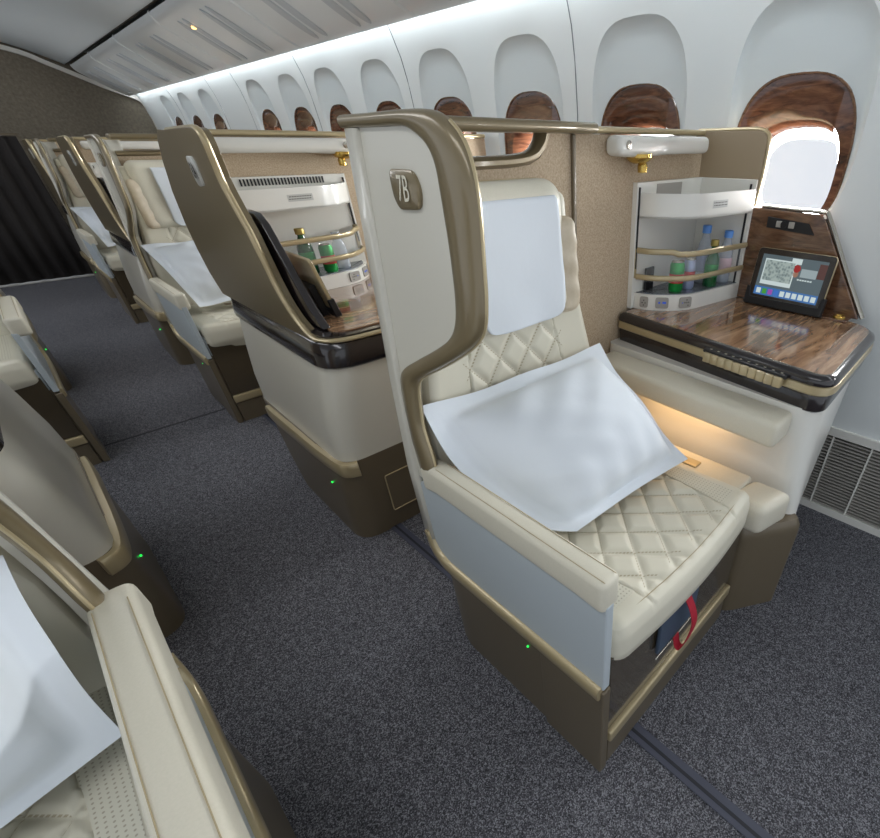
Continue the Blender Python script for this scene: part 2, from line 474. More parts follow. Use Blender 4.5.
def make_cover(fr, bk, label, group='white headrest covers'):
    """cotton cover hanging over the headrest"""
    mb = MB(); nu, nv = 30, 36; W = .116; vs = []; fs = []; rnd = random.Random(3)
    prof = []   # over the top and down the front, in (h, w)
    L0 = [(.648,.030),(.655,.048),(.648,.058),(.63,.060),(.58,.062),(.53,.062),(.49,.060),(.45,.058),(.42,.056),(.405,.055)]
    prof = smooth_line(L0, 4)
    nv = len(prof)
    for j,(h,w) in enumerate(prof):
        t = j/(nv-1)
        # rounded lower corners
        half = W
        k = (t-.82)/.18
        if k > 0: half = W-.045*(1-math.sqrt(max(0,1-k*k)))
        for i in range(nu+1):
            u = -half+2*half*i/nu
            fold = .004*math.sin(u*38+h*22)*max(0,(t-.45))+.003*math.sin(u*17-h*40)*t
            bulge = .03*(abs(u+.028)/.19)**2.5
            vs.append(bk(u+.028, h, w+fold+bulge*.6))
    for j in range(nv-1):
        for i in range(nu): fs.append((j*(nu+1)+i, j*(nu+1)+i+1, (j+1)*(nu+1)+i+1, (j+1)*(nu+1)+i))
    o = mb.add(vs, fs).build('headrest_cover', 'white_cloth', None, fr, loc=fr(bk(0,.5,.1)), solid=.002, smooth=80)
    tag(o, label, 'headrest cover', group)
    return o

def make_pillow(fr, label, cs, th=.11, seed=1, bow=(0,0,0), group='white pillows'):
    """cotton pillow with a flat flange; cs = four corners"""
    A,B,C_,D = [Vector(c) for c in cs]
    nrm = ((B-A).cross(D-A)).normalized()
    if nrm.y > 0: nrm = -nrm
    N = 44; vs = []; fs = []; rnd = random.Random(seed)
    ph = [rnd.uniform(0,6) for _ in range(6)]
    def surf(s, t, side):
        # pull the edges in between the corners
        e = .035
        ss = s+ e*math.sin(PI*t)*(1-2*s)*.5; tt = t+e*math.sin(PI*s)*(1-2*t)*.5
        P = A*(1-ss)*(1-tt)+B*ss*(1-tt)+C_*ss*tt+D*(1-ss)*tt
        P = P+Vector(bow)*((1-ss)**1.5*4*tt*(1-tt))
        fl = .085
        a = min(s,1-s); b = min(t,1-t)
        if a < fl or b < fl: h = 0
        else:
            x = (s-fl)/(1-2*fl); y = (t-fl)/(1-2*fl)
            h = (max(0,math.sin(PI*x))**.42)*(max(0,math.sin(PI*y))**.42)
        d = min(a,b)
        wav = .006*math.sin(s*13+ph[0])*math.cos(t*11+ph[1])*(1 if d < fl else .4)
        crease = 0
        if h > 0:
            crease = .004*math.sin((s+t)*24+ph[2])*math.exp(-((s-.5)**2+(t-.15)**2)*9)+.0035*math.sin((s-t)*27+ph[3])*math.exp(-((s-.2)**2+(t-.6)**2)*10)+.003*math.sin(s*36+t*6+ph[4])*math.exp(-((t-.85)**2)*20)
        return P+nrm*(wav+side*(h*th*(1 if side > 0 else .55)+.0012)+crease*(1 if side > 0 else 0))
    for side in (1,-1):
        k = len(vs)
        for j in range(N+1):
            for i in range(N+1): vs.append(tuple(surf(i/N, j/N, side)))
        for j in range(N):
            for i in range(N):
                q = (k+j*(N+1)+i, k+j*(N+1)+i+1, k+(j+1)*(N+1)+i+1, k+(j+1)*(N+1)+i)
                fs.append(q if side > 0 else q[::-1])
    M2 = (N+1)*(N+1)
    ring = [i for i in range(N+1)]+[j*(N+1)+N for j in range(1,N+1)]+[N*(N+1)+i for i in range(N-1,-1,-1)]+[j*(N+1) for j in range(N-1,0,-1)]
    for a, b in zip(ring, ring[1:]+ring[:1]): fs.append((a, b, b+M2, a+M2))
    c = (A+B+C_+D)/4
    o = MB().add(vs, fs).build('pillow', 'white_cloth', None, fr, loc=fr(tuple(c)), smooth=80)
    return tag(o, label, 'pillow', group)

# ------------------------------------------------------------------ privacy shell behind and beside a seat
def xB(z): return .372+max(0,z-.65)*.08
OUT_B = [(.80,1.238),(.704,1.239),(.64,1.237),(.605,1.228),(.575,1.208),(.558,1.18),(.549,1.14),(.547,1.06),(.547,1.02),(.553,.981),(.572,.956),(.607,.930),(.67,.893),(.735,.858),(.765,.835),(.774,.80),(.776,.747),(.768,.715),(.752,.668),(.745,.60)]
IN_B = [(.80,1.221),(.704,1.221),(.672,1.214),(.645,1.200),(.630,1.178),(.624,1.143),(.617,1.089),(.614,1.053),(.613,1.012),(.619,.977),(.637,.950),(.676,.924),(.749,.885),(.800,.856),(.822,.83),(.824,.782),(.819,.732),(.815,.694),(.805,.655),(.80,.60)]
def make_shell(fr, num, label, notch=True, wall_end=1.655, full=True):
    root = empty('privacy_shell', fr((.45,.93,0)), label, 'seat shell', 'privacy shells around the aisle seats')
    # wing panel inside the rim
    back = [(.80,.60),(.838,.60),(.838,.75),(.850,.877),(.856,1.02),(.862,1.15),(.870,1.232)]
    inn = IN_B
    poly = [(y-.004,z) for y,z in inn]+back[1:]
    mb = MB(); mb.loft([[(xB(z)+dx,y,z) for y,z in poly] for dx in (0,.03)])
    mb.build('wing_panel', 'shell', root, fr, smooth=30)
    # rim: loops across the section, between the outer and the inner outline
    o_ = smooth_line(OUT_B, 4); i_ = smooth_line(IN_B, 4)
    o_ = [(.872,1.238)]+o_; i_ = [(.872,1.221)]+i_
    secs = []
    for (yo,zo),(yi,zi) in zip(o_, i_):
        d = Vector((yi-yo, zi-zo)); 
        def P(t, dx): 
            y = yo+d.x*t; z = zo+d.y*t
            return (xB(z)+dx, y, z)
        secs.append([P(1,.0), P(.98,-.004), P(.90,-.007), P(.55,-.010), P(.20,-.009), P(.06,-.005), P(0,.001), P(0,.007), P(.08,.012), P(.5,.015), P(1,.015)])
    MB().loft(secs).build('rim', 'bronze_rim', root, fr, smooth=60)
    lead = [(xB(z)+.004, y+.001, z) for y,z in o_[14:]]
    MB().tube(lead, .0032, 8).build('edge_bead', 'gold', root, fr)
    # rounded corner from the wing round to the partition
    def plan(z):
        x = xB(z)
        return [(x,.825),(x+.004,.855),(x+.018,.89),(x+.045,.925),(x+.085,.945),(x+.12,.95)]
    zs = [.36,.60,.80,1.0,1.22]
    a = [[(x,y,z) for x,y in smooth_line(plan(z),3)] for z in zs]
    vs = [p for r_ in a for p in r_]; n = len(a[0])
    fs = [(k*n+i,k*n+i+1,(k+1)*n+i+1,(k+1)*n+i) for k in range(len(a)-1) for i in range(n-1)]
    MB().add(vs, fs).build('corner_shell', 'shell', root, fr, solid=.018, smooth=60)
    # partition across, covered in fabric, with the slot under its top rail
    y0, y1 = .935, .965; x0 = .50; x1 = wall_end
    if notch:
        pts = [(x0,.0),(x1,.0),(x1,1.222),(.985,1.222),(.985,1.222),(.93,1.222),(.915,1.205),(.885,1.192),(.84,1.186),(.56,1.180),(.545,1.185),(.535,1.20),(.535,1.222),(x0,1.222)]
        pts = [(x0,.0),(x1,.0),(x1,1.222),(.925,1.222),(.915,1.200),(.895,1.175),(.86,1.163),(.80,1.158),(x0,1.155)]
        mb = MB(); mb.loft([[(x,y,z) for x,z in pts] for y in (y0,y1)])
        mb.build('partition', 'fabric', root, fr)
        pth = smooth_line([(.50,.947,1.167),(.70,.947,1.168),(.82,.947,1.171),(.875,.947,1.180),(.902,.947,1.200),(.915,.947,1.222)], 5)
        MB().tube(pth, .013, 10, .024).build('slot_rail', 'bronze_rim', root, fr)
    else:
        MB().box((x0,y0,0),(x1,y1,1.222)).build('partition', 'fabric', root, fr)
    # top rails: a broad bronze one over the seat, a slimmer one beyond it
    MB().rbox((.50,.905,1.222),(1.075,.985,1.245), .010, (8,1,1), 3, lambda x,y,z: (x,y,z)).build('top_rail', 'bronze_rim', root, fr)
    MB().rbox((1.07,.93,1.224),(x1,.985,1.239), .007, (8,1,1)).build('top_rail', 'gold', root, fr)
    MB().rbox((.998,.925,.455),(1.010,.936,1.222), .004, (1,1,1)).build('seam_strip', 'bronze', root, fr)
    # number plate on the wing
    pl = rpoly([(.751,1.172),(.687,1.172),(.671,1.150),(.676,1.124),(.733,1.121),(.745,1.135)], [.012]*6, 4)
    mb = MB(); mb.loft([[(xB(z)-dx,y,z) for y,z in pp] for dx, pp in ((-.002,pl),(.004,pl),(.006,inset(pl,.003)))])
    plate = mb.build('number_plate', 'bronze_rim', root, fr, smooth=40)
    cy, cz = .711, 1.147
    if not fr.mirror: text_obj(num, 'text_light', plate, fr((xB(cz)-.0072, cy, cz)), (0,-1,0), (.08,0,1), .047)
    return root

# ------------------------------------------------------------------ window-side console with table
def make_window_console(fr, label):
    root = empty('side_console', fr((1.35,.6,0)), label, 'console')
    def plan(d=0., fx=0.):
        c = inset([(1.205,.935),(1.105,.215),(1.60,.235),(1.655,.40),(1.655,.935)], d)
        return rpoly(c, [max(.004,r-d) for r in (.02,.075,.10,.05,.01)], 8)
    body = rpoly([(1.17,.935),(1.115,.225),(1.57,.26),(1.62,.45),(1.62,.935)], [.02,.085,.12,.05,.01], 8)
    low = rpoly([(1.10,.935),(1.118,.20),(1.24,.235),(1.32,.5),(1.34,.935)], [.02,.05,.05,.1,.01], 8)
    def mix(t): return [(a[0]*(1-t)+b[0]*t, a[1]*(1-t)+b[1]*t) for a, b in zip(low, body)]
    MB().loft([[(x,y,z) for x,y in mix(t)] for z, t in ((.33,0),(.36,.10),(.42,.35),(.50,.68),(.58,.92),(.62,1),(.665,1))]).build('console_body', 'shell_white', root, fr, smooth=50)
    ped = rpoly([(.99,.92),(.975,.285),(1.00,.262),(1.125,.18),(1.15,.20),(1.22,.50),(1.25,.92)], [.01,.02,.02,.03,.03,.1,.02], 4)
    MB().loft([[(x,y,z) for x,y in inset(ped, d)] for z, d in ((0,.004),(.30,0),(.325,.002),(.345,.012))]).build('pedestal', 'bronze', root, fr, smooth=50)
    # edge of the table: dark band, champagne line, dark lip, walnut top
    def ring(name, m, zs):
        MB().loft([[(x,y,z) for x,y in plan(d)] for z, d in zs]).build(name, m, root, fr, smooth=40)
    ring('lower_band', 'black', ((.655,.030),(.662,.016),(.700,.010),(.706,.014)))
    ring('edge_strip', 'gold', ((.706,.008),(.710,.002),(.728,.004),(.731,.010)))
    ring('table_lip', 'black', ((.731,.006),(.738,.004),(.748,.009),(.755,.022),(.756,.030)))
    ring('lip_line', 'chrome', ((.752,.030),(.7572,.030),(.7572,.033)))
    ring('tabletop', 'wood_table', ((.745,.034),(.7578,.033)))
    # padded elbow rest on the seat side
    def ew(x, y, z):
        return (x+.035*(y-.285)/.6-.02, y, z)
    MB().rbox((1.035,.285,.585),(1.14,.90,.655), .016, (2,8,2), 4, ew).build('elbow_rest', 'leather', root, fr)
    # row of keys let into the strip
    ks = []
    MB().rbox((1.106,.325,.7305),(1.134,.575,.7400), .004, (1,6,1), 3, lambda x,y,z:(x+(y-.325)*.138, y, z)).build('key_panel', 'matte_black', root, fr)
    for i in range(10):
        y = .332+i*.0235; x = 1.103+(y-.325)*.138
        k = MB().rbox((x-.0045,y,.7085),(x+.012,y+.0225,.7345), .0025, (1,1,1)).build('control_key', 'gold', root, fr)
        MB().box((x+.0165,y+.008,.7400),(x+.0215,y+.014,.7404)).build('key_mark', 'text_light', k, fr)
    # walnut side panel between table and window, sloping down to the front, with metal edge
    prof = [(.93,.758),(.93,1.02),(.735,1.035),(.70,1.036),(.52,1.030),(.492,1.020),(.325,.772),(.318,.758)]
    MB().loft([[(x,y,z) for y,z in prof] for x in (1.632,1.655)]).build('side_panel', 'wood_panel', root, fr, bevel=.004)
    MB().tube([(1.648,y-.003,z+.004) for y,z in smooth_line([(.70,1.037),(.60,1.034),(.51,1.032),(.488,1.018),(.41,.90),(.312,.757)],4)], .006, 8, .013).build('panel_edge', 'chrome', root, fr)
    MB().loft([[(x,y,z) for y,z in [(.665,.985),(.665,1.015),(.535,1.004),(.512,.975)]] for x in (1.626,1.634)]).build('port_plate', 'matte_black', root, fr, bevel=.001)
    for y in (.625,.585):
        MB().rbox((1.6225,y-.009,.988),(1.6265,y+.009,1.006), .002, (1,1,1)).build('port', 'grey', root, fr)
    MB().lathe([(.010,0),(.010,.003),(.0085,.005),(.003,.005)], (1.6225,.610,.996), 16, 'x').build('port_knob', 'matte_black', root, fr)
    # recessed ledge with the round brass catch
    MB().rbox((1.575,.335,.757),(1.628,.44,.763), .003, (1,2,1)).build('catch_ledge', 'wood_panel', root, fr)
    MB().lathe([(.019,0),(.019,.004),(.016,.007),(.011,.006),(.009,.003),(.004,.003)], (1.603,.365,.7628), 20).build('catch', 'brass', root, fr)
    return root

def bar_plan(kind='front'):
    return [(1.275,.916),(1.281,.880),(1.300,.842),(1.345,.790),(1.385,.768),(1.43,.757),(1.54,.738),(1.625,.722)]
def make_minibar(fr, label, sx=None, vent=False):
    """bar unit in the corner; sx maps its x onto the other side of a console"""
    f = (lambda p: fr((sx(p[0]), p[1], p[2]))) if sx else fr
    class F2:
        mirror = fr.mirror
        def __call__(s, p): return f(p)
    F = F2()
    root = empty('minibar', F((1.45,.87,.758)), label, 'minibar', 'corner minibars')
    pl = smooth_line([tuple(p) for p in bar_plan()], 4)
    # back panels
    MB().box((1.266,.918,.758),(1.64,.934,1.112)).build('back_panel', 'shell_white', root, F, bevel=.002)
    MB().box((1.622,.722,.758),(1.632,.918,1.112)).build('back_panel', 'shell_white', root, F, bevel=.002)
    MB().box((1.262,.9185,.758),(1.2675,.9345,1.112)).build('side_post', 'shell_white', root, F)
    MB().box((1.2690,.9140,.88),(1.2735,.9178,1.10)).build('guide_slot', 'matte_black', root, F)
    MB().box((1.6185,.735,.79),(1.6222,.741,1.10)).build('guide_slot', 'matte_black', root, F)
    def band(name, m, z0, z1, t=.006, off=0.):
        vs = []; n = len(pl)
        a = [(x,y) for x,y in pl]; b = []
        for i,(x,y) in enumerate(pl):
            p = Vector(pl[max(i-1,0)]); q = Vector(pl[min(i+1,n-1)]); d = (q-p).normalized(); nn = Vector((-d.y,d.x))
            b.append((x+nn.x*t, y+nn.y*t))
        loop = a+b[::-1]
        MB().loft([[(x,y,z0) for x,y in loop],[(x,y,z1) for x,y in loop]]).build(name, m, root, F, smooth=40)
    band('bin_front', 'shell_white', 1.022, 1.086)
    floor_ = pl+[(1.6215,.9179),(1.276,.9179)]
    slab(MB(), floor_, 1.022, 1.028).build('bin_floor', 'shell_white', root, F)
    base = slab(MB(), floor_, .758, .806).build('bar_base', 'shell_white', root, F, smooth=40)
    slab(MB(), inset(floor_, .008), .8065, .8085).build('tray', 'foil', root, F, smooth=40)
    band('guard', 'acrylic', .845, .935, .002)
    for z, dip in ((.934,.006),(.858,.0)):
        path = [(x-.003, y-.004, z-dip*(1 if i > len(pl)*.35 else 0)) for i,(x,y) in enumerate(pl)]
        MB().tube(path, .0085, 8, .005).build('guard_rail', 'gold', root, F)
    MB().rbox((1.268,.915,.852),(1.279,.926,.940), .003, (1,1,1)).build('rail_post', 'gold', root, F)
    # sockets on the base's flat left face
    A = Vector((1.300,.845)); B = Vector((1.385,.768)); 
    pts_ = [(1.283,.893),(1.306,.838),(1.347,.793),(1.372,.778)]
    for i,(px,py) in enumerate(((1.281,.884),(1.308,.828),(1.362,.778))):
        # direction of the outline there
        k = min(range(1,len(pl)-1), key=lambda q: (pl[q][0]-px)**2+(pl[q][1]-py)**2)
        d = (Vector(pl[k+1])-Vector(pl[k-1])).normalized(); nn = Vector((d.y,-d.x)); c = Vector(pl[k])
        if nn.y > 0: nn = -nn
        w = (.014,.021,.022)[i]
        def Q(s_, z_, o_): return (c.x+d.x*s_+nn.x*o_, c.y+d.y*s_+nn.y*o_, z_)
        loop = rpoly([(-w,.766),(w,.766),(w,.800),(-w,.800)], .007, 3)
        pt = MB().loft([[Q(s_,z_,o_) for s_,z_ in loop] for o_ in (-.001,.0035)]).build('socket', 'grey', root, F)
        dots = [[(-.005,.781),(.005,.781),(0,.789),(0,.774)], [(-.009,.784),(.004,.784),(.010,.784)], [(-.011,.783),(-.003,.783),(.004,.783),(.011,.783),(.004,.791),(.010,.774)]][i]
        for s_, z_ in dots:
            blue = (i == 1) or (i == 2 and s_ < -.01)
            r_ = .0028 if blue and i == 1 else .0016
            MB().loft([[Q(s_+a,z_+b,o_) for a,b in ((-r_,-r_),(r_,-r_),(r_,r_),(-r_,r_))] for o_ in (.003,.0045)]).build('socket_hole', 'blue' if blue else 'matte_black', pt, F)
    # printed strips: illegible small print, and the barred plate inside the bin
    lb = MB().box((1.425,.7475,1.048),(1.490,.7555,1.066))
    k = lambda x: .757-(x-1.43)*.165
    mb = MB(); mb.add([(1.425,k(1.425)-.0008,1.046),(1.495,k(1.495)-.0008,1.046),(1.495,k(1.495)-.0008,1.066),(1.425,k(1.425)-.0008,1.066)], [(0,1,2,3)])
    st = mb.build('notice_label', 'plate_light', root, F)
    for zz in (1.060,1.053):
        mb = MB()
        for q in range(9):
            x = 1.429+q*.007+(.002 if zz < 1.055 else 0)
            mb.add([(x,k(x)-.0014,zz-.0012),(x+.005,k(x+.005)-.0014,zz-.0012),(x+.005,k(x+.005)-.0014,zz+.0012),(x,k(x)-.0014,zz+.0012)], [(0,1,2,3)])
        mb.build('small_print', 'text_dark', st, F)
    if vent:
        mb = MB()
        for q in range(26):
            x = 1.33+q*.0088; mb.box((x,.9155,1.086),(x+.004,.9175,1.106))
        mb.build('vent_slots', 'matte_black', root, F)
        mb = MB()
    else:
        MB().box((1.36,.9165,1.030),(1.50,.9178,1.105)).build('barcode_plate', 'grey', root, F)
    return root, F

def bottle(F, x, y, z, h, r, body, cap, name, label, group, lab=None, lobed=False):
    root = empty(name, F((x,y,z)), label, 'bottle', group)
    prof = [(r*.9,0),(r,.004),(r,h*.55),(r*.96,h*.60),(r*.62,h*.74),(r*.42,h*.84),(r*.42,h*.90)]
    if lobed: prof = [(r*.9,0),(r,.004),(r,h*.2),(r*.92,h*.24),(r,h*.28),(r,h*.5),(r*.94,h*.53),(r,h*.57),(r*.9,h*.68),(r*.6,h*.78),(r*.5,h*.86),(r*.5,h*.90)]
    MB().lathe(prof, (x,y,z), 20).build('bottle_body', body, root, F, smooth=60)
    MB().lathe([(r*.56,h*.87),(r*.60,h*.875),(r*.60,h*.985),(r*.54,h)], (x,y,z), 18).build('cap', cap, root, F, smooth=40)
    if lab: MB().lathe([(r*1.01,h*.22),(r*1.015,h*.23),(r*1.015,h*.48),(r*1.01,h*.49)], (x,y,z), 20).build('bottle_label', lab, root, F, smooth=60)
    return root
def can(F, x, y, z, h, r, body, label, band_m=None, group=None, name='drink_can'):
    root = empty(name, F((x,y,z)), label, 'can', group)
    MB().lathe([(r*.8,0),(r,.006),(r,h*.88),(r*.82,h*.97)], (x,y,z), 20).build('can_body', body, root, F, smooth=50)
    MB().lathe([(r*.84,h*.965),(r*.84,h),(r*.76,h),(r*.74,h*.975),(r*.1,h*.975)], (x,y,z), 20).build('can_lid', 'chrome', root, F, smooth=50)
    if band_m: MB().lathe([(r*1.008,h*.30),(r*1.012,h*.32),(r*1.012,h*.58),(r*1.008,h*.60)], (x,y,z), 20).build('can_print', band_m, root, F, smooth=50)
    return root
M['clear_bottle'] = mat('clear_bottle', (214,224,236), .05, alpha=.42, spec=.8)
M['green_glass'] = mat('green_glass', (8,92,44), .06, alpha=.95, spec=.8)
M['green_can'] = mat('green_can', (26,150,66), .3, metal=.4)
M['blue_cap'] = mat('blue_cap', (96,152,228), .4)
M['gold_cap'] = mat('gold_cap', (170,150,84), .35, metal=.6)
M['pink_label'] = mat('pink_white_label', (232,196,206), .5)
M['pale_can'] = mat('pale_blue_can', (170,180,210), .3, metal=.4)
M['red_print'] = mat('red_print', (200,40,44), .5)
M['lamp_white'] = mat('lamp_housing_plastic', (222,219,210), .25, coat=.4)

def make_lamp(fr, x0, x1, lampx, y=.935, label='', dirx=1):
    root = empty('reading_light', fr(((x0+x1)/2,y,1.18)), label, 'light', 'reading lights on the partitions')
    def hw(x, yy, z):
        t = abs((x-lampx))/.1
        return (x, yy, z)
    MB().rbox((x0,y-.055,1.178),(x1,y-.001,1.221), .016, (8,2,2), 4, lambda x,yy,z:(x,yy,z-.006*math.exp(-((x-lampx)/.09)**2)*(1 if z<1.2 else 0))).build('light_housing', 'lamp_white', root, fr, smooth=60)
    MB().lathe([(.036,.004),(.036,-.004),(.030,-.012),(.016,-.018),(.010,-.018)], (lampx,y-.036,1.176), 20).build('lamp_collar', 'brass', root, fr)
    MB().lathe([(.011,0),(.014,-.006),(.013,-.022),(.009,-.024)], (lampx+.012*dirx,y-.040,1.160), 16).build('lamp_head', 'brass', root, fr)
    MB().lathe([(.010,0),(.010,-.003),(.007,-.004)], (x0+.035 if dirx > 0 else x1-.035,y-.055,1.20), 16, 'y').build('call_button', 'chrome', root, fr)
    return root

# ------------------------------------------------------------------ aisle-side console (seen from its aisle face)
def xA(z):
    T = [(0,.370),(.36,.385),(.69,.444),(.76,.455),(1.0,.448),(1.26,.435)]
    for (a,p),(b,q) in zip(T,T[1:]):
        if z <= b: return p+(q-p)*(z-a)/(b-a)
    return T[-1][1]
GOLD_A = [(2.02,1.236),(1.80,1.238),(1.735,1.236),(1.712,1.222),(1.706,1.195),(1.712,1.12),(1.690,1.06),(1.662,1.00),(1.640,.93),(1.622,.87),(1.592,.815),(1.545,.772),(1.49,.750),(1.43,.742)]
def make_aisle_console(fr, num, label, group='aisle-side consoles with brown wings'):
    root = empty('side_console', fr((.68,1.8,0)), label, 'console', group)
    def plan(x0, yf, yb=2.24, r=.09, x1=.99, d=0.):
        return inset(rpoly([(x0,yf),(x1,yf),(x1,yb),(x0+.012,yb)], [r,.01,.01,.12], 8), d)
    # bronze base, cream body
    MB().loft([[(x,y,z) for x,y in plan(x0,yf,yb,r)] for z, x0, yf, yb, r in ((0,.372,1.425,2.06,.09),(.12,.374,1.412,2.12,.085),(.30,.382,1.395,2.20,.08),(.352,.385,1.390,2.22,.08))]).build('base', 'bronze', root, fr, smooth=50)
    MB().loft([[(x,y,z) for x,y in plan(x0,yf,yb,r)] for z, x0, yf, yb, r in ((.352,.389,1.391,2.22,.08),(.45,.396,1.386,2.24,.09),(.56,.414,1.380,2.26,.10),(.63,.430,1.378,2.28,.10),(.665,.438,1.380,2.28,.10))]).build('console_body', 'shell', root, fr, smooth=50)
    # trim strip
    path = smooth_line([(.430,1.384,.326),(.398,1.40,.327),(.383,1.44,.328),(.378,1.60,.326),(.379,1.80,.324),(.381,1.98,.320),(.386,2.07,.317)], 5)
    secs = []
    for i, p in enumerate(path):
        a = Vector(path[max(i-1,0)]); b = Vector(path[min(i+1,len(path)-1)]); t = (b-a); t.z = 0; t.normalize(); nn = Vector((t.y*-1,t.x,0))
        if nn.x > 0: nn = -nn
        q = Vector(p); h = .026
        secs.append([tuple(q+nn*o_+Vector((0,0,zz))) for o_, zz in ((-.012,-h),(.004,-h),(.008,-h*.7),(.008,h*.7),(.004,h),(-.012,h))])
    MB().loft(secs).build('trim_strip', 'gold', root, fr, smooth=50)
    MB().rbox((.3735,1.537,.221),(.380,1.543,.227), .002, (1,1,1)).build('indicator_light', 'led', root, fr)
    # access flap in the front of the base
    lp = rpoly([(.505,.09),(.70,.09),(.70,.25),(.505,.25)], .006, 3)
    MB().loft([[(x,y+.014*(1-(z/.3)),z) for x,z in lp] for y in (1.392,1.402)]).build('access_flap', 'bronze', root, fr, bevel=.002)
    mb = MB(); mb.tube([(x,1.392+.014*(1-(z/.3)),z) for x,z in lp+lp[:1]], .0022, 6).build('flap_edge', 'gold', root, fr)
    # dark band round the top, champagne line, table
    MB().loft([[(x,y,z) for x,y in plan(x0,yf,2.29,.10,.99,d)] for z, x0, yf, d in ((.660,.436,1.376,0),(.668,.428,1.366,0),(.70,.430,1.364,0),(.735,.438,1.368,0),(.741,.442,1.372,.004))]).build('dark_band', 'black', root, fr, smooth=50)
    MB().rbox((.70,1.361,.700),(.99,1.368,.722), .003, (2,1,1)).build('pull_recess', 'matte_black', root, fr)
    front = [(.99,1.366,.7455),(.60,1.366,.7455),(.54,1.368,.7455),(.50,1.376,.7455),(.472,1.396,.745),(.456,1.43,.744)]
    pth = smooth_line(front, 5)
    wing = [(xA(z)+.002, y, z) for y, z in smooth_line(GOLD_A[::-1], 4)]
    MB().tube(pth+wing[1:], .0062, 10, .009).build('edge_strip', 'gold', root, fr)
    top = plan(.475,1.385,2.09,.07,.99,.0)
    slab(MB(), plan(.458,1.378,2.09,.08), .738, .754).build('table_lip', 'black', root, fr, smooth=40)
    slab(MB(), inset(plan(.50,1.412,2.09,.05), .0), .745, .7575).build('tabletop', 'wood_table', root, fr, smooth=40)
    # wing
    g = smooth_line(GOLD_A, 4)
    back = [(1.43,.742),(1.60,.738),(1.95,.735),(2.26,.735),(2.335,.80),(2.352,.88),(2.345,.97),(2.30,1.07),(2.22,1.16),(2.15,1.215),(2.10,1.238)]
    poly = g+back[1:]
    def wv(dx, pp): return [(xA(z)+dx,y,z) for y,z in pp]
    MB().loft([wv(-.008,poly), wv(.026,poly)]).build('wing', 'bronze_rim', root, fr, bevel=.006, smooth=35)
    # dark framed walnut cheek inside the wing, sloping down to the front
    prof = [(2.09,.757),(2.09,1.03),(1.80,1.045),(1.71,1.040),(1.672,1.015),(1.52,.81),(1.46,.757)]
    MB().loft([[(x,y,z) for y,z in prof] for x in (.487,.512)]).build('side_panel', 'black', root, fr, bevel=.006)
    MB().loft([[(x,y,z) for y,z in [(2.08,.76),(2.08,1.02),(1.73,1.02),(1.70,1.0),(1.54,.79),(1.52,.76)]] for x in (.511,.515)]).build('side_panel_veneer', 'wood_panel', root, fr)
    # number plate
    pl = rpoly([(1.900,1.175),(1.845,1.175),(1.835,1.16),(1.842,1.105),(1.90,1.10),(1.908,1.115)], [.012]*6, 4)
    plate = MB().loft([[(xA(z)-dx,y,z) for y,z in pp] for dx, pp in ((.004,pl),(.012,pl),(.014,inset(pl,.003)))]).build('number_plate', 'plate_light', root, fr, smooth=40)
    if num and not fr.mirror: text_obj(num, 'text_dark', plate, fr((xA(1.14)-.0165, 1.866, 1.139)), (0,-1,0), (-.05,0,1), .052, squeeze=.62, bold=.0012)
    return root
def make_back_partition(fr, label):
    root = empty('partition_wall', fr((1.0,2.11,0)), label, 'partition', 'fabric partitions behind the consoles')
    MB().box((.475,2.095,0),(1.655,2.125,1.224)).build('partition', 'fabric', root, fr)
    MB().rbox((.462,2.085,1.2245),(1.655,2.145,1.241), .007, (8,1,1)).build('top_rail', 'gold', root, fr)
    return root

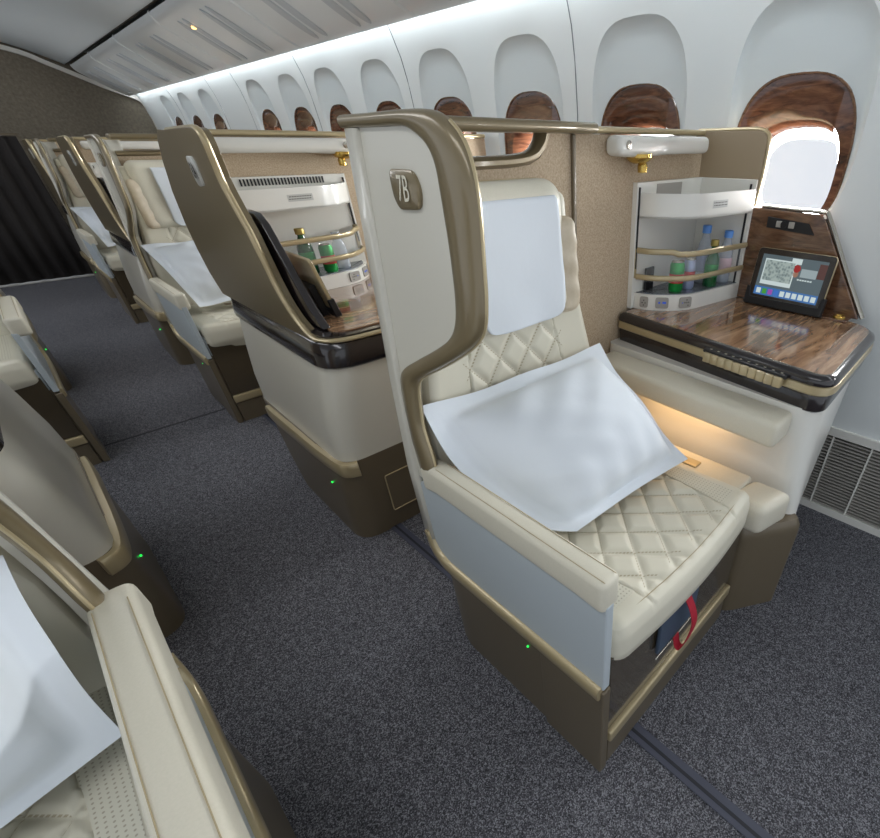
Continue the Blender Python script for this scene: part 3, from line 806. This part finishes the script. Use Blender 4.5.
def make_tablet(fr, label, screen=True, flip=None):
    """tablet in its cradle; (s across, t up) on a leaning plane"""
    if flip: O, S = flip
    else:
        O = Vector((1.578,.664,.776)); S = Vector((-.012,-.255,0)).normalized()
    U = Vector((.20 if not flip else -.20, 0, 1)).normalized()
    Nn = S.cross(U).normalized()
    if (not flip and Nn.x > 0) or (flip and Nn.x < 0): Nn = -Nn
    P = lambda s, t, w: tuple(O+S*s+U*t+Nn*w)
    root = empty('tablet', fr(P(.125,-.015,0)), label, 'tablet', 'seat tablets')
    W, H = .250, .158
    loop = rpoly([(0,0),(W,0),(W,H),(0,H)], .014, 4)
    MB().loft([[P(s,t,w) for s,t in inset(loop,d)] for w, d in ((-.010,.002),(-.008,0),(-.001,0),(.0,.001))]).build('tablet_case', 'gold', root, fr, smooth=40)
    lf = inset(loop, .0015)
    body = MB().loft([[P(s,t,w) for s,t in lf] for w in (-.0005,.0012)]).build('bezel', 'black', root, fr, smooth=40)
    # cradle
    MB().loft([[P(s,t,w) for s,t in [(-.006,-.015),(W+.006,-.015),(W+.006,.010),(W+.006,.04),(W-.006,.04),(W-.012,.010),(.012,.010),(.006,.04),(-.006,.04)]] for w in (-.014,.006)]).build('cradle', 'matte_black', root, fr, bevel=.003)
    MB().loft([[P(s,t,w) for s,t in [(.05,-.018),(.20,-.018),(.20,.08),(.05,.08)]] for w in (-.034,-.011)]).build('cradle_arm', 'matte_black', root, fr, bevel=.004)
    if not screen: return root
    m = .020
    def rect(s0,s1,t0,t1,w,name,mt,parent):
        return MB().add([P(s0,t0,w),P(s1,t0,w),P(s1,t1,w),P(s0,t1,w)], [(0,1,2,3)]).build(name, mt, parent, fr)
    scr = rect(m,W-m,.018,H-.018,.0016,'screen','scr_bg',root)
    rect(m,W-m,.018,.044,.0018,'icon_bar','scr_bar',scr)
    rect(m+.012,m+.115,.052,.128,.0018,'picture','scr_white',scr)
    rect(m+.016,m+.111,.064,.124,.0020,'city_view','scr_map',scr)
    # hat and wall on the photo behind
    rect(.118,.150,.122,.138,.0018,'picture_wall','scr_white',scr)
    MB().add([P(.140+.012*math.cos(a),.110+.011*math.sin(a),.0019) for a in [2*PI*k/14 for k in range(14)]], [tuple(range(14))]).build('red_hat','scr_red',scr,fr)
    MB().add([P(.140+.009*math.cos(a),.095+.010*math.sin(a),.0018) for a in [2*PI*k/14 for k in range(14)]], [tuple(range(14))]).build('face','scr_skin',scr,fr)
    rect(.155,.205,.088,.112,.0018,'picture_wall','scr_pale',scr)
    rect(.206,W-m,.090,.132,.0018,'picture_edge','scr_brown',scr)
    for k in range(10):
        s = m+.008+k*.0202
        rect(s,s+.015,.023,.039,.0020,'icon',['scr_white','scr_green','scr_violet','scr_blue'][k] if k < 4 else 'scr_white',scr)
    for k in range(6): rect(.150+k*.008,.156+k*.008,.078,.082,.0019,'caption_mark','scr_white',scr)
    return root
for nm, c in (('scr_bg',(84,98,104)),('scr_bar',(60,110,170)),('scr_white',(200,214,214)),('scr_map',(120,136,138)),('scr_red',(150,30,34)),('scr_skin',(150,110,92)),('scr_pale',(150,164,168)),('scr_brown',(82,52,48)),('scr_green',(70,150,60)),('scr_violet',(150,80,170)),('scr_blue',(60,110,190))):
    M[nm] = mat(nm, (10,10,12), .15, emit=c, es=1.)
n_, l_, b_ = nt(M['scr_map'])
noise_ = n_.new('ShaderNodeTexVoronoi'); noise_.inputs['Scale'].default_value = 120; mp_ = texco(M['scr_map']); l_.new(mp_.outputs[0], noise_.inputs['Vector'])
rr_ = n_.new('ShaderNodeValToRGB'); rr_.color_ramp.elements[0].color = lin((80,98,104)); rr_.color_ramp.elements[1].color = lin((160,174,170))
l_.new(noise_.outputs['Distance'], rr_.inputs[0]); rr_.color_ramp.elements[1].position = .7
l_.new(rr_.outputs[0], b_.inputs['Emission Color'])

# ================================================================== the cabin
PER = 2.5
F0, F1, F2 = Frame(0), Frame(PER), Frame(2*PER)
G0, G1 = Frame(0, True), Frame(PER, True)

seat, bk = make_seat(F0, 'nearest cream quilted leather seat, with red strap hanging under its front edge')
make_cover(F0, bk, 'white cover over the headrest of the nearest seat, in the shell marked 7B')
make_pillow(F0, 'white pillow leaning in the nearest seat, the one with the red strap', [(.394,.792,.772),(.948,.792,.752),(.912,.456,.536),(.512,.480,.545)], seed=4, bow=(-.035,.01,-.065))
make_shell(F0, '7B', 'cream and bronze privacy shell with wing marked 7B behind the nearest seat')
make_window_console(F0, 'white side console with walnut table and a row of keys, beside the nearest window')
bar, FB = make_minibar(F0, 'white corner minibar holding bottles, on the walnut table beside the nearest window')
make_tablet(F0, 'black tablet with lit screen standing on the walnut table beneath the nearest window')
make_lamp(F0, 1.125, 1.585, 1.235, label='white reading light bar with brass lamp, above the minibar by the nearest window')
# cheek of the shell beside the window
ck = empty('shell_cheek', (1.65,.83,0), 'tan upright cheek panel with rounded gold edge, standing between minibar and nearest window', 'panel')
pr_ = [(.965,.758)]+[(.965,1.236)]+[(.745,1.236),(.728,1.230),(.720,1.215),(.720,1.12),(.728,1.04),(.728,.758)]
MB().loft([[(x,y,z) for y,z in pr_] for x in (1.634,1.660)]).build('cheek', mat('tan_plastic',(166,148,122),.4), ck, F0, bevel=.003)
MB().tube([(1.647,y,z) for y,z in smooth_line([(.96,1.238),(.80,1.239),(.745,1.237),(.724,1.226),(.716,1.20),(.717,1.12),(.725,1.04)],5)], .006, 8, .012).build('cheek_edge', 'gold', ck, F0)
# things in the near bar
bottle(FB, 1.546,.830,.8085, .176,.0245, 'clear_bottle','blue_cap','water_bottle','clear water bottle with blue cap, left of the two blue-capped ones in the near minibar','blue-capped water bottles','pale_can', True)
bottle(FB, 1.598,.775,.8085, .160,.0240, 'clear_bottle','blue_cap','water_bottle','water bottle with blue cap and pink label, rightmost bottle in the near minibar','blue-capped water bottles','pink_label', True)
bottle(FB, 1.515,.778,.8085, .142,.0230, 'green_glass','gold_cap','glass_bottle','green glass bottle with gold cap between the blue-capped bottles','bottles in the near minibar','green_can')
can(FB, 1.375,.825,.8085, .092,.0235, 'green_can', 'green drink can with red mark at the left of the near minibar', 'red_print', 'drink cans')
can(FB, 1.435,.815,.8085, .092,.0200, 'pale_can', 'pale blue drink can beside the green can in the near minibar', 'red_print', 'drink cans')
sn = MB().box((1.320,.905,.8085),(1.365,.913,.875)).build('snack_packet','matte_black',None,FB,loc=FB((1.34,.91,.8085)),bevel=.002); tag(sn,'small black packet standing at the left end of the near minibar','packet')
# the nearest unit behind: console 8A
def barx(x): return .94-(x-1.27)*1.24
MA = Frame(1.16)
make_aisle_console(F0, '8A', 'cream console with brown wing marked 8A, right behind the nearest seat')
make_back_partition(F0, 'beige fabric partition behind the walnut table of the console marked 8A')
bar2, FB2 = make_minibar(MA, 'white minibar with vent slots, seen through the opening under the wing marked 8A', sx=barx, vent=True)
make_tablet(F0, 'tablet seen edge-on in its cradle on the table of the console marked 8A', screen=False, flip=(Vector((.585,1.80,.776)), Vector((-.03,-1,0)).normalized()))
make_lamp(F0, .52, 1.00, .955, y=2.095, label='white reading light bar with brass lamp, above the minibar of the console marked 8A', dirx=-1)
bottle(FB2, 1.47,.825,.8085,.150,.022,'green_glass','gold_cap','glass_bottle','green bottle with gold cap in the minibar of the console marked 8A','bottles in the second minibar','green_can')
can(FB2, 1.42,.800,.8085,.095,.0200,'green_can','green can with red mark in the minibar of the console marked 8A','red_print','drink cans')
bottle(FB2, 1.37,.83,.8085,.125,.021,'clear_bottle','clear_bottle','water_bottle','clear bottle without blue cap in the minibar of the console marked 8A','bottles in the second minibar',None,True)

# further units along the same side
seat1, bk1 = make_seat(F1, 'cream leather seat with seat belt on its cushion, second seat on the window side', res=2, belt=True, pouch=False)
make_cover(F1, bk1, 'white headrest cover on the second seat of the window side')
make_pillow(F1, 'white pillow in the second seat of the window side, beyond the wing marked 8A', [(.400,.782,.800),(.80,.790,.800),(.83,.520,.530),(.47,.500,.540)], seed=9)
make_shell(F1, '9B', 'cream and bronze privacy shell around the second seat of the window side')
make_aisle_console(F1, '10A', 'cream console with brown wing, beyond the second seat of the window side')
make_back_partition(F1, 'beige partition behind the console beyond the second seat of the window side')
MA1 = Frame(1.16+PER)
make_minibar(MA1, 'white minibar seen small through the second brown wing opening', sx=barx, vent=True)
make_tablet(F1, 'dark tablet seen edge-on in the second brown-winged console', screen=False, flip=(Vector((.585,1.80,.776)), Vector((-.03,-1,0)).normalized()))
make_lamp(F1, .52, 1.00, .955, y=2.095, label='reading light bar under the top rail of the second brown-winged console', dirx=-1)
seat2, bk2 = make_seat(F2, 'farthest cream leather seat on the window side, near the dark curtain', res=3, pouch=False)
make_cover(F2, bk2, 'white headrest cover on the farthest seat of the window side')
make_pillow(F2, 'white pillow in the farthest seat of the window side, near the dark curtain', [(.400,.782,.800),(.80,.790,.800),(.83,.520,.530),(.47,.500,.540)], seed=12)
make_shell(F2, '11B', 'privacy shell around the farthest seat of the window side')
make_aisle_console(Frame(2*PER-.02), '12A', 'farthest cream console with brown wing, beside the dark curtain')
make_back_partition(Frame(2*PER-.02), 'beige partition of the farthest console, beside the dark curtain')

# the other side of the aisle
seatL, bkL = make_seat(G0, 'cream leather seat cut by the lower left edge of the picture, across the aisle', pouch=False)
make_cover(G0, bkL, 'white headrest cover on the seat across the aisle')
make_pillow(G0, 'white pillow lying in the seat across the aisle at the lower left', [(.412,.800,.760),(.880,.790,.800),(.880,.500,.530),(.415,.610,.545)], th=.13, seed=21)
make_shell(G0, '7D', 'privacy shell behind the lower left seat across the aisle')
make_aisle_console(G0, None, 'cream console across the aisle, behind the lower left seat', 'consoles across the aisle')
make_seat(G1, 'second seat across the aisle, only its grey side panel showing at the left edge', res=3, pouch=False)
make_shell(G1, '9D', 'privacy shell of the second seat across the aisle, at the left edge')
make_aisle_console(G1, None, 'farther console across the aisle, a sliver at the left edge', 'consoles across the aisle')

# ------------------------------------------------------------------ setting
def st(o): o['kind'] = 'structure'; return o
st(MB().add([(-2.6,-1.6,0),(1.72,-1.6,0),(1.72,8.5,0),(-2.6,8.5,0)], [(0,1,2,3)]).build('floor','carpet'))
MB().box((.480,-1.5,0),(.520,8.2,.0035)).build('trim_1','rail',None,None,bevel=.0015,kind='structure')
MB().box((.494,-1.5,.0036),(.502,8.2,.0042)).build('trim_2','rail_dark',None,None,kind='structure')
MB().box((-.145,3.02,0),(.375,3.034,.0015)).build('trim_3','rail_dark',None,None,kind='structure')
# side wall with windows
def xw(z):
    T = [(0,1.69),(1.30,1.69),(1.45,1.678),(1.55,1.660),(1.65,1.625),(1.72,1.585),(1.80,1.53)]
    for (a,p),(b,q) in zip(T,T[1:]):
        if z <= b: return p+(q-p)*(z-a)/(b-a)
    return T[-1][1]
def oval(cy, cz, hw, hh, n=48, e=2.7):
    out = []
    for k in range(n):
        a = 2*PI*k/n; c = math.cos(a); s = math.sin(a)
        out.append((cy+hw*math.copysign(abs(c)**(2/e),c), cz+hh*math.copysign(abs(s)**(2/e),s)))
    return out
WY = [-.47,.105,.68,1.255,1.825,2.40,2.98,3.57,4.13,4.74,5.95,6.60,7.25]
z0w, z1w = .78, 1.64
wall = MB(); rec = MB()
win_i = 0
edges = [WY[0]-.29]
for a, b in zip(WY, WY[1:]): edges.append((a+b)/2 if b-a < .8 else a+.3); 
edges.append(WY[-1]+.30)
ends = [edges[i+1] for i in range(len(WY))]
starts = [edges[i] for i in range(len(WY))]
starts[10] = WY[10]-.30
for i, cy in enumerate(WY):
    ya, yb = starts[i], ends[i]
    n = 48; dz = .0075*max(0,i-2)
    O1 = oval(cy, 1.245+dz, .208, .290, n, 3.0)
    # match rectangle border points to the oval's directions
    R_ = []
    for k in range(n):
        a = 2*PI*k/n; c = math.cos(a); s = math.sin(a)
        hy = (yb-cy) if c > 0 else (cy-ya); hz = (z1w-1.245) if s > 0 else (1.245-z0w)
        m_ = max(abs(c)/1, abs(s)/1)
        R_.append((cy+c/m_*hy, 1.245+s/m_*hz))
    mids = []
    for t in (0,.33,.66,1): mids.append([(xw(r[1]*(1-t)+o[1]*t), r[0]*(1-t)+o[0]*t, r[1]*(1-t)+o[1]*t) for r,o in zip(R_,O1)])
    wall.loft(mids, cap=False)
    O1b = oval(cy, 1.245+dz, .200, .282, n, 3.0)
    O2 = oval(cy, 1.155+dz, .183, .213, n, 2.7)
    rec.loft([[(xw(z),y,z) for y,z in O1],[(xw(z)+.008,y,z) for y,z in O1b]]+[[(xw(z_)+.010+.008*t,y_,z_) for y_,z_ in [(a[0]*(1-t)+b[0]*t, a[1]*(1-t)+b[1]*t) for a,b in zip(O1b,O2)]] for t in (.33,.66,1)], cap=False)
    O3 = oval(cy-.005, 1.125+dz, .150, .150, n, 2.7); O4 = oval(cy-.012, 1.108+dz, .130, .112, n, 2.9)
    w = MB().loft([[(1.708,y,z) for y,z in O2],[(1.712,y,z) for y,z in O3],[(1.745,y,z) for y,z in oval(cy-.008,1.115+dz,.138,.128,n,2.8)],[(1.83,y,z) for y,z in O4]], cap=False)
    o = w.build('window_%d' % (i+1), 'wood_window', None, None, loc=(1.71,cy,1.1), smooth=50); st(o)
    MB().tube([(1.706,y,z) for y,z in O2+O2[:1]], .004, 6).build('surround_edge', 'wood_panel', o)
    MB().tube([(1.832,y,z) for y,z in O4+O4[:1]], .003, 6).build('pane_seal', 'plate_light', o)
    MB().add([(1.836,y,z) for y,z in O4], [tuple(range(n))]).build('pane', 'acrylic', o)
# plain cell and the strips below and above
ys = [starts[0], ends[-1]]
def strip(zz, ya, yb, mb):
    prev = None
    secs = [[(xw(z),ya,z),(xw(z),yb,z)] for z in zz]
    k = [p for s_ in secs for p in s_]
    mb.add(k, [(2*i,2*i+1,2*i+3,2*i+2) for i in range(len(secs)-1)])
strip([.36,.78], ys[0], ys[1]+1, wall); strip([1.64,1.66,1.69,1.72,1.76,1.80], ys[0], ys[1]+1, wall)
strip([.78,1.0,1.3,1.45,1.55,1.64], ends[9], starts[10], wall); strip([.78,1.0,1.3,1.45,1.55,1.64], ends[-1], ends[-1]+1, wall)
st(wall.build('wall_right','wall',None,None,smooth=60)); st(rec.build('trim_4','wall_recess',None,None,smooth=60))
for i, y in enumerate((-.18,.97-.0,1.54,2.69,3.85,5.03,5.66,6.92)):
    if i == 1: continue
    pts = [(xw(z)-.0005,y,z) for z in (.78,1.0,1.3,1.45,1.55,1.60,1.65,1.70)]
    MB().tube(pts, .0022, 4).build('trim_%d' % (5+i), 'seam', None, None, kind='structure')
# floor-level air grille
MB().box((1.675,-1.6,0),(1.71,8.4,.03)).build('baseboard_right','shell_white',None,None,kind='structure')
MB().box((1.70,-1.6,.03),(1.72,8.4,.36)).build('trim_20','matte_black',None,None,kind='structure')
gr = MB()
gz = .035
while gz < .335:
    gr.box((1.682,-.9,gz),(1.70,.92,gz+.006)); gz += .0135
gr.build('trim_21','grey',None,None,kind='structure')
gv = MB()
for k in range(15): gv.box((1.679,-.9+k*.13,.03),(1.701,-.894+k*.13,.345))
gv.box((1.676,-1.6,.335),(1.705,8.4,.365))
gv.build('trim_22','shell_white',None,None,kind='structure')
# overhead bins: doors one by one
BP = smooth_line([(1.565,1.648),(1.545,1.642),(1.50,1.652),(1.42,1.690),(1.32,1.745),(1.22,1.802),(1.18,1.832),(1.160,1.865)], 4)
by = 8.12; k = 0
while by > .4:
    ln_ = 1.16; ya, yb = by-ln_+.008, by-.004
    root = empty('overhead_bin', (1.3,(ya+yb)/2,1.75), ['overhead bin door nearest the bulkhead, above the far windows','second overhead bin door from the bulkhead','third overhead bin door from the bulkhead','fourth overhead bin door from the bulkhead, above the shells','overhead bin door above the two large nearer windows','overhead bin door above the nearest windows','overhead bin door out over the nearest seat','overhead bin door just beyond the top edge of the picture','overhead bin door farthest ahead, beyond the top of the picture'][min(k,8)], 'overhead bin', 'overhead bins along the window wall')
    secs = []
    for yy, ins in ((ya,.012),(ya+.012,0),(yb-.012,0),(yb,.012)):
        secs.append([(x+ins*.5,yy,z+ins) for x,z in BP]+[(1.565,yy,1.865)])
    MB().loft(secs).build('bin_door','bin',root,None,smooth=40)
    # pairs of long oval recesses in the door
    for c in (ya+.30, ya+.40, yb-.40, yb-.30):
        if k > 5: break
        vs = []; fs = []; nn_ = 14
        for j in range(nn_+1):
            a_ = -1+2*j/nn_; q = (.50+a_*.22)*(len(BP)-1); i0 = int(q); f_ = q-i0
            A0 = Vector(BP[i0]); B0 = Vector(BP[i0+1]); p_ = A0*(1-f_)+B0*f_; d_ = (B0-A0).normalized(); n_2 = Vector((d_.y,-d_.x))
            if n_2.y > 0: n_2 = -n_2
            hw_ = .036*math.sqrt(max(0,1-a_*a_))+.0005
            for off_, w_ in ((.001,1),(.006,.82),(.006,-.82),(.001,-1)):
                vs.append((p_.x+n_2.x*off_, c+w_*hw_, p_.y+n_2.y*off_))
        for j in range(nn_):
            for e_ in range(3): fs.append((j*4+e_, j*4+e_+1, (j+1)*4+e_+1, (j+1)*4+e_))
        MB().add(vs, fs).build('finger_recess','bin_recess',root,None,smooth=25)
    if k == 0 or k == 1:
        pass
    if k == 3: MB().lathe([(.018,.006),(.016,-.010),(.004,-.011)], (1.27,4.25,1.774), 14).build('bin_lamp','reading',root,None)
    by -= ln_; k += 1
# ceiling inboard of the bins, cove light, bulkhead, curtain
cp = smooth_line([(1.140,1.880),(1.00,1.935),(.85,1.985),(.60,2.04),(.2,2.08),(-.6,2.10),(-2.6,2.10)], 3)
ce = MB(); ce.add([(x,y,z) for x,z in cp for y in (-1.6,8.4)], [(2*i,2*i+1,2*i+3,2*i+2) for i in range(len(cp)-1)])
ce.add([(1.140,-1.6,1.880),(1.140,8.4,1.880),(1.085,8.4,2.0),(1.085,-1.6,2.0)], [(0,1,2,3)])
ce.add([(1.085,-1.6,2.0),(1.085,8.4,2.0),(1.60,8.4,1.98),(1.60,-1.6,1.98)], [(0,1,2,3)])
ce.add([(1.60,-1.6,1.98),(1.60,8.4,1.98),(1.53,8.4,1.80),(1.53,-1.6,1.80)], [(0,1,2,3)])
st(ce.build('ceiling','ceiling',None,None,smooth=60))
MB().box((1.141,-1.5,1.880),(1.158,8.1,1.91)).build('trim_30','matte_black',None,None,kind='structure')
cl = empty('cove_light', (1.56,3.3,1.70), 'long white cove light glowing between overhead bins and side wall', 'light')
MB().box((1.572,-1.4,1.684),(1.590,8.15,1.690)).build('light_strip','cove',cl)
for i, y in enumerate((-.6,1.5,3.6,5.7)):  # unseen glowing panels added overhead to brighten the cabin
    c_ = MB().box((-.55,y,2.082),(-.25,y+1.5,2.094)).build('added_ceiling_light','lightpanel',None,None,loc=(-.4,y+.75,2.08))
    tag(c_, 'long ceiling light panel added overhead, unseen, to brighten the cabin', 'light', 'unseen ceiling lights added for brightness')
st(MB().box((-2.6,8.25,1.27),(1.8,8.30,2.4)).build('wall_back','bulkhead'))
MB().box((.42,8.25,0),(1.8,8.30,1.27)).build('wall_back_low','bulkhead',None,None,kind='structure')
tr = smooth_line([(1.70,1.30),(1.69,1.50),(1.66,1.62),(1.60,1.66),(1.50,1.695),(1.35,1.75),(1.19,1.82),(1.0,1.90),(.84,1.965),(.5,2.03),(0,2.07)], 4)
MB().loft([[(x,8.24,z),(x-.015,8.24,z-.035),(x-.015,8.20,z-.035),(x,8.20,z)] for x,z in tr]).build('trim_31','shell_white',None,None,kind='structure')
cu = MB(); pts = []
nx = 160
for i in range(nx+1):
    x = -1.6+2.05*i/nx
    pts.append((x, 7.86+.022*math.sin(x*52)+.012*math.sin(x*23+1)))
n = len(pts)
cu.add([(x,y,z) for z in (.015,.5,1.0,1.27) for x,y in pts], [(k*n+i,k*n+i+1,(k+1)*n+i+1,(k+1)*n+i) for k in range(3) for i in range(n-1)])
co = cu.build('curtain','curtain',None,None,loc=(-.5,7.86,0),solid=.004,smooth=80)
tag(co, 'dark pleated curtain closing the aisle at the far end of the cabin', 'curtain')
cr = MB().tube([(-1.62,7.86,1.285),(.47,7.86,1.285)], .012, 10).build('curtain_rail','bronze',None,None,loc=(-.5,7.86,1.28))
tag(cr, 'thin bronze rail carrying the dark curtain at the far end', 'rail')
MB().box((-2.6,7.80,0),(.45,7.90,.006)).build('trim_32','grey',None,None,kind='structure')

# ------------------------------------------------------------------ light
w = bpy.data.worlds.new('World'); SC.world = w; w.use_nodes = True
bg = w.node_tree.nodes['Background']; bg.inputs[0].default_value = (.86,.92,1,1); bg.inputs[1].default_value = 1.0
def area(name, loc, size, energy, rot, col=(1,1,1)):
    l = bpy.data.lights.new(name,'AREA'); l.shape = 'RECTANGLE'; l.size = size[0]; l.size_y = size[1]; l.energy = energy; l.color = col
    o = bpy.data.objects.new(name, l); COL.objects.link(o); o.location = loc; o.rotation_euler = rot; return o
for i, cy in enumerate(WY):
    area('window_daylight', (1.90,cy,1.12), (.24,.24), 13, (0,PI/2,0), (.95,.98,1))
p = bpy.data.lights.new('console_glow','AREA'); p.size = .03; p.size_y = .3; p.shape = 'RECTANGLE'; p.energy = .35; p.color = (1,.62,.3)
po = bpy.data.objects.new('console_glow', p); COL.objects.link(po); po.location = (1.085,.60,.58); po.rotation_euler = (0,.2,0)

# ------------------------------------------------------------------ camera
cam = bpy.data.cameras.new('Camera'); co_ = bpy.data.objects.new('Camera', cam); COL.objects.link(co_)
CX, CY, FPX = 585., 473., 457.
cam.sensor_fit = 'HORIZONTAL'; cam.sensor_width = 36.; cam.lens = FPX/880.*36.
cam.shift_x = -(CX-440.)/880.; cam.shift_y = (CY-419.)/880.
cam.clip_start = .02
def cray(px, py): return Vector(((px-CX)/FPX, -(py-CY)/FPX, 1.))
ey = cray(-48,145).normalized(); ex = cray(1085,145).normalized()
up = Vector((0, ey.z, -ey.y)).normalized()
if up.y < 0: up = -up
up = (up-ey*up.dot(ey)).normalized()
exw = ex-ey*ex.dot(ey); exw = (exw-up*exw.dot(up)).normalized()
# rows: world axes in camera frame (x right, y up, z forward)
right = Vector((exw.x, ey.x, up.x)); upc = Vector((exw.y, ey.y, up.y)); fwd = Vector((exw.z, ey.z, up.z))
Rm = Matrix((right, upc, -fwd)).transposed()
co_.matrix_world = Matrix.Translation((0,0,1.2)) @ Rm.to_4x4()
SC.camera = co_
SC.view_settings.view_transform = 'Standard'; SC.view_settings.look = 'None'; SC.view_settings.gamma = 1
SC.view_settings.exposure = -.16; SC.view_settings.use_curve_mapping = False
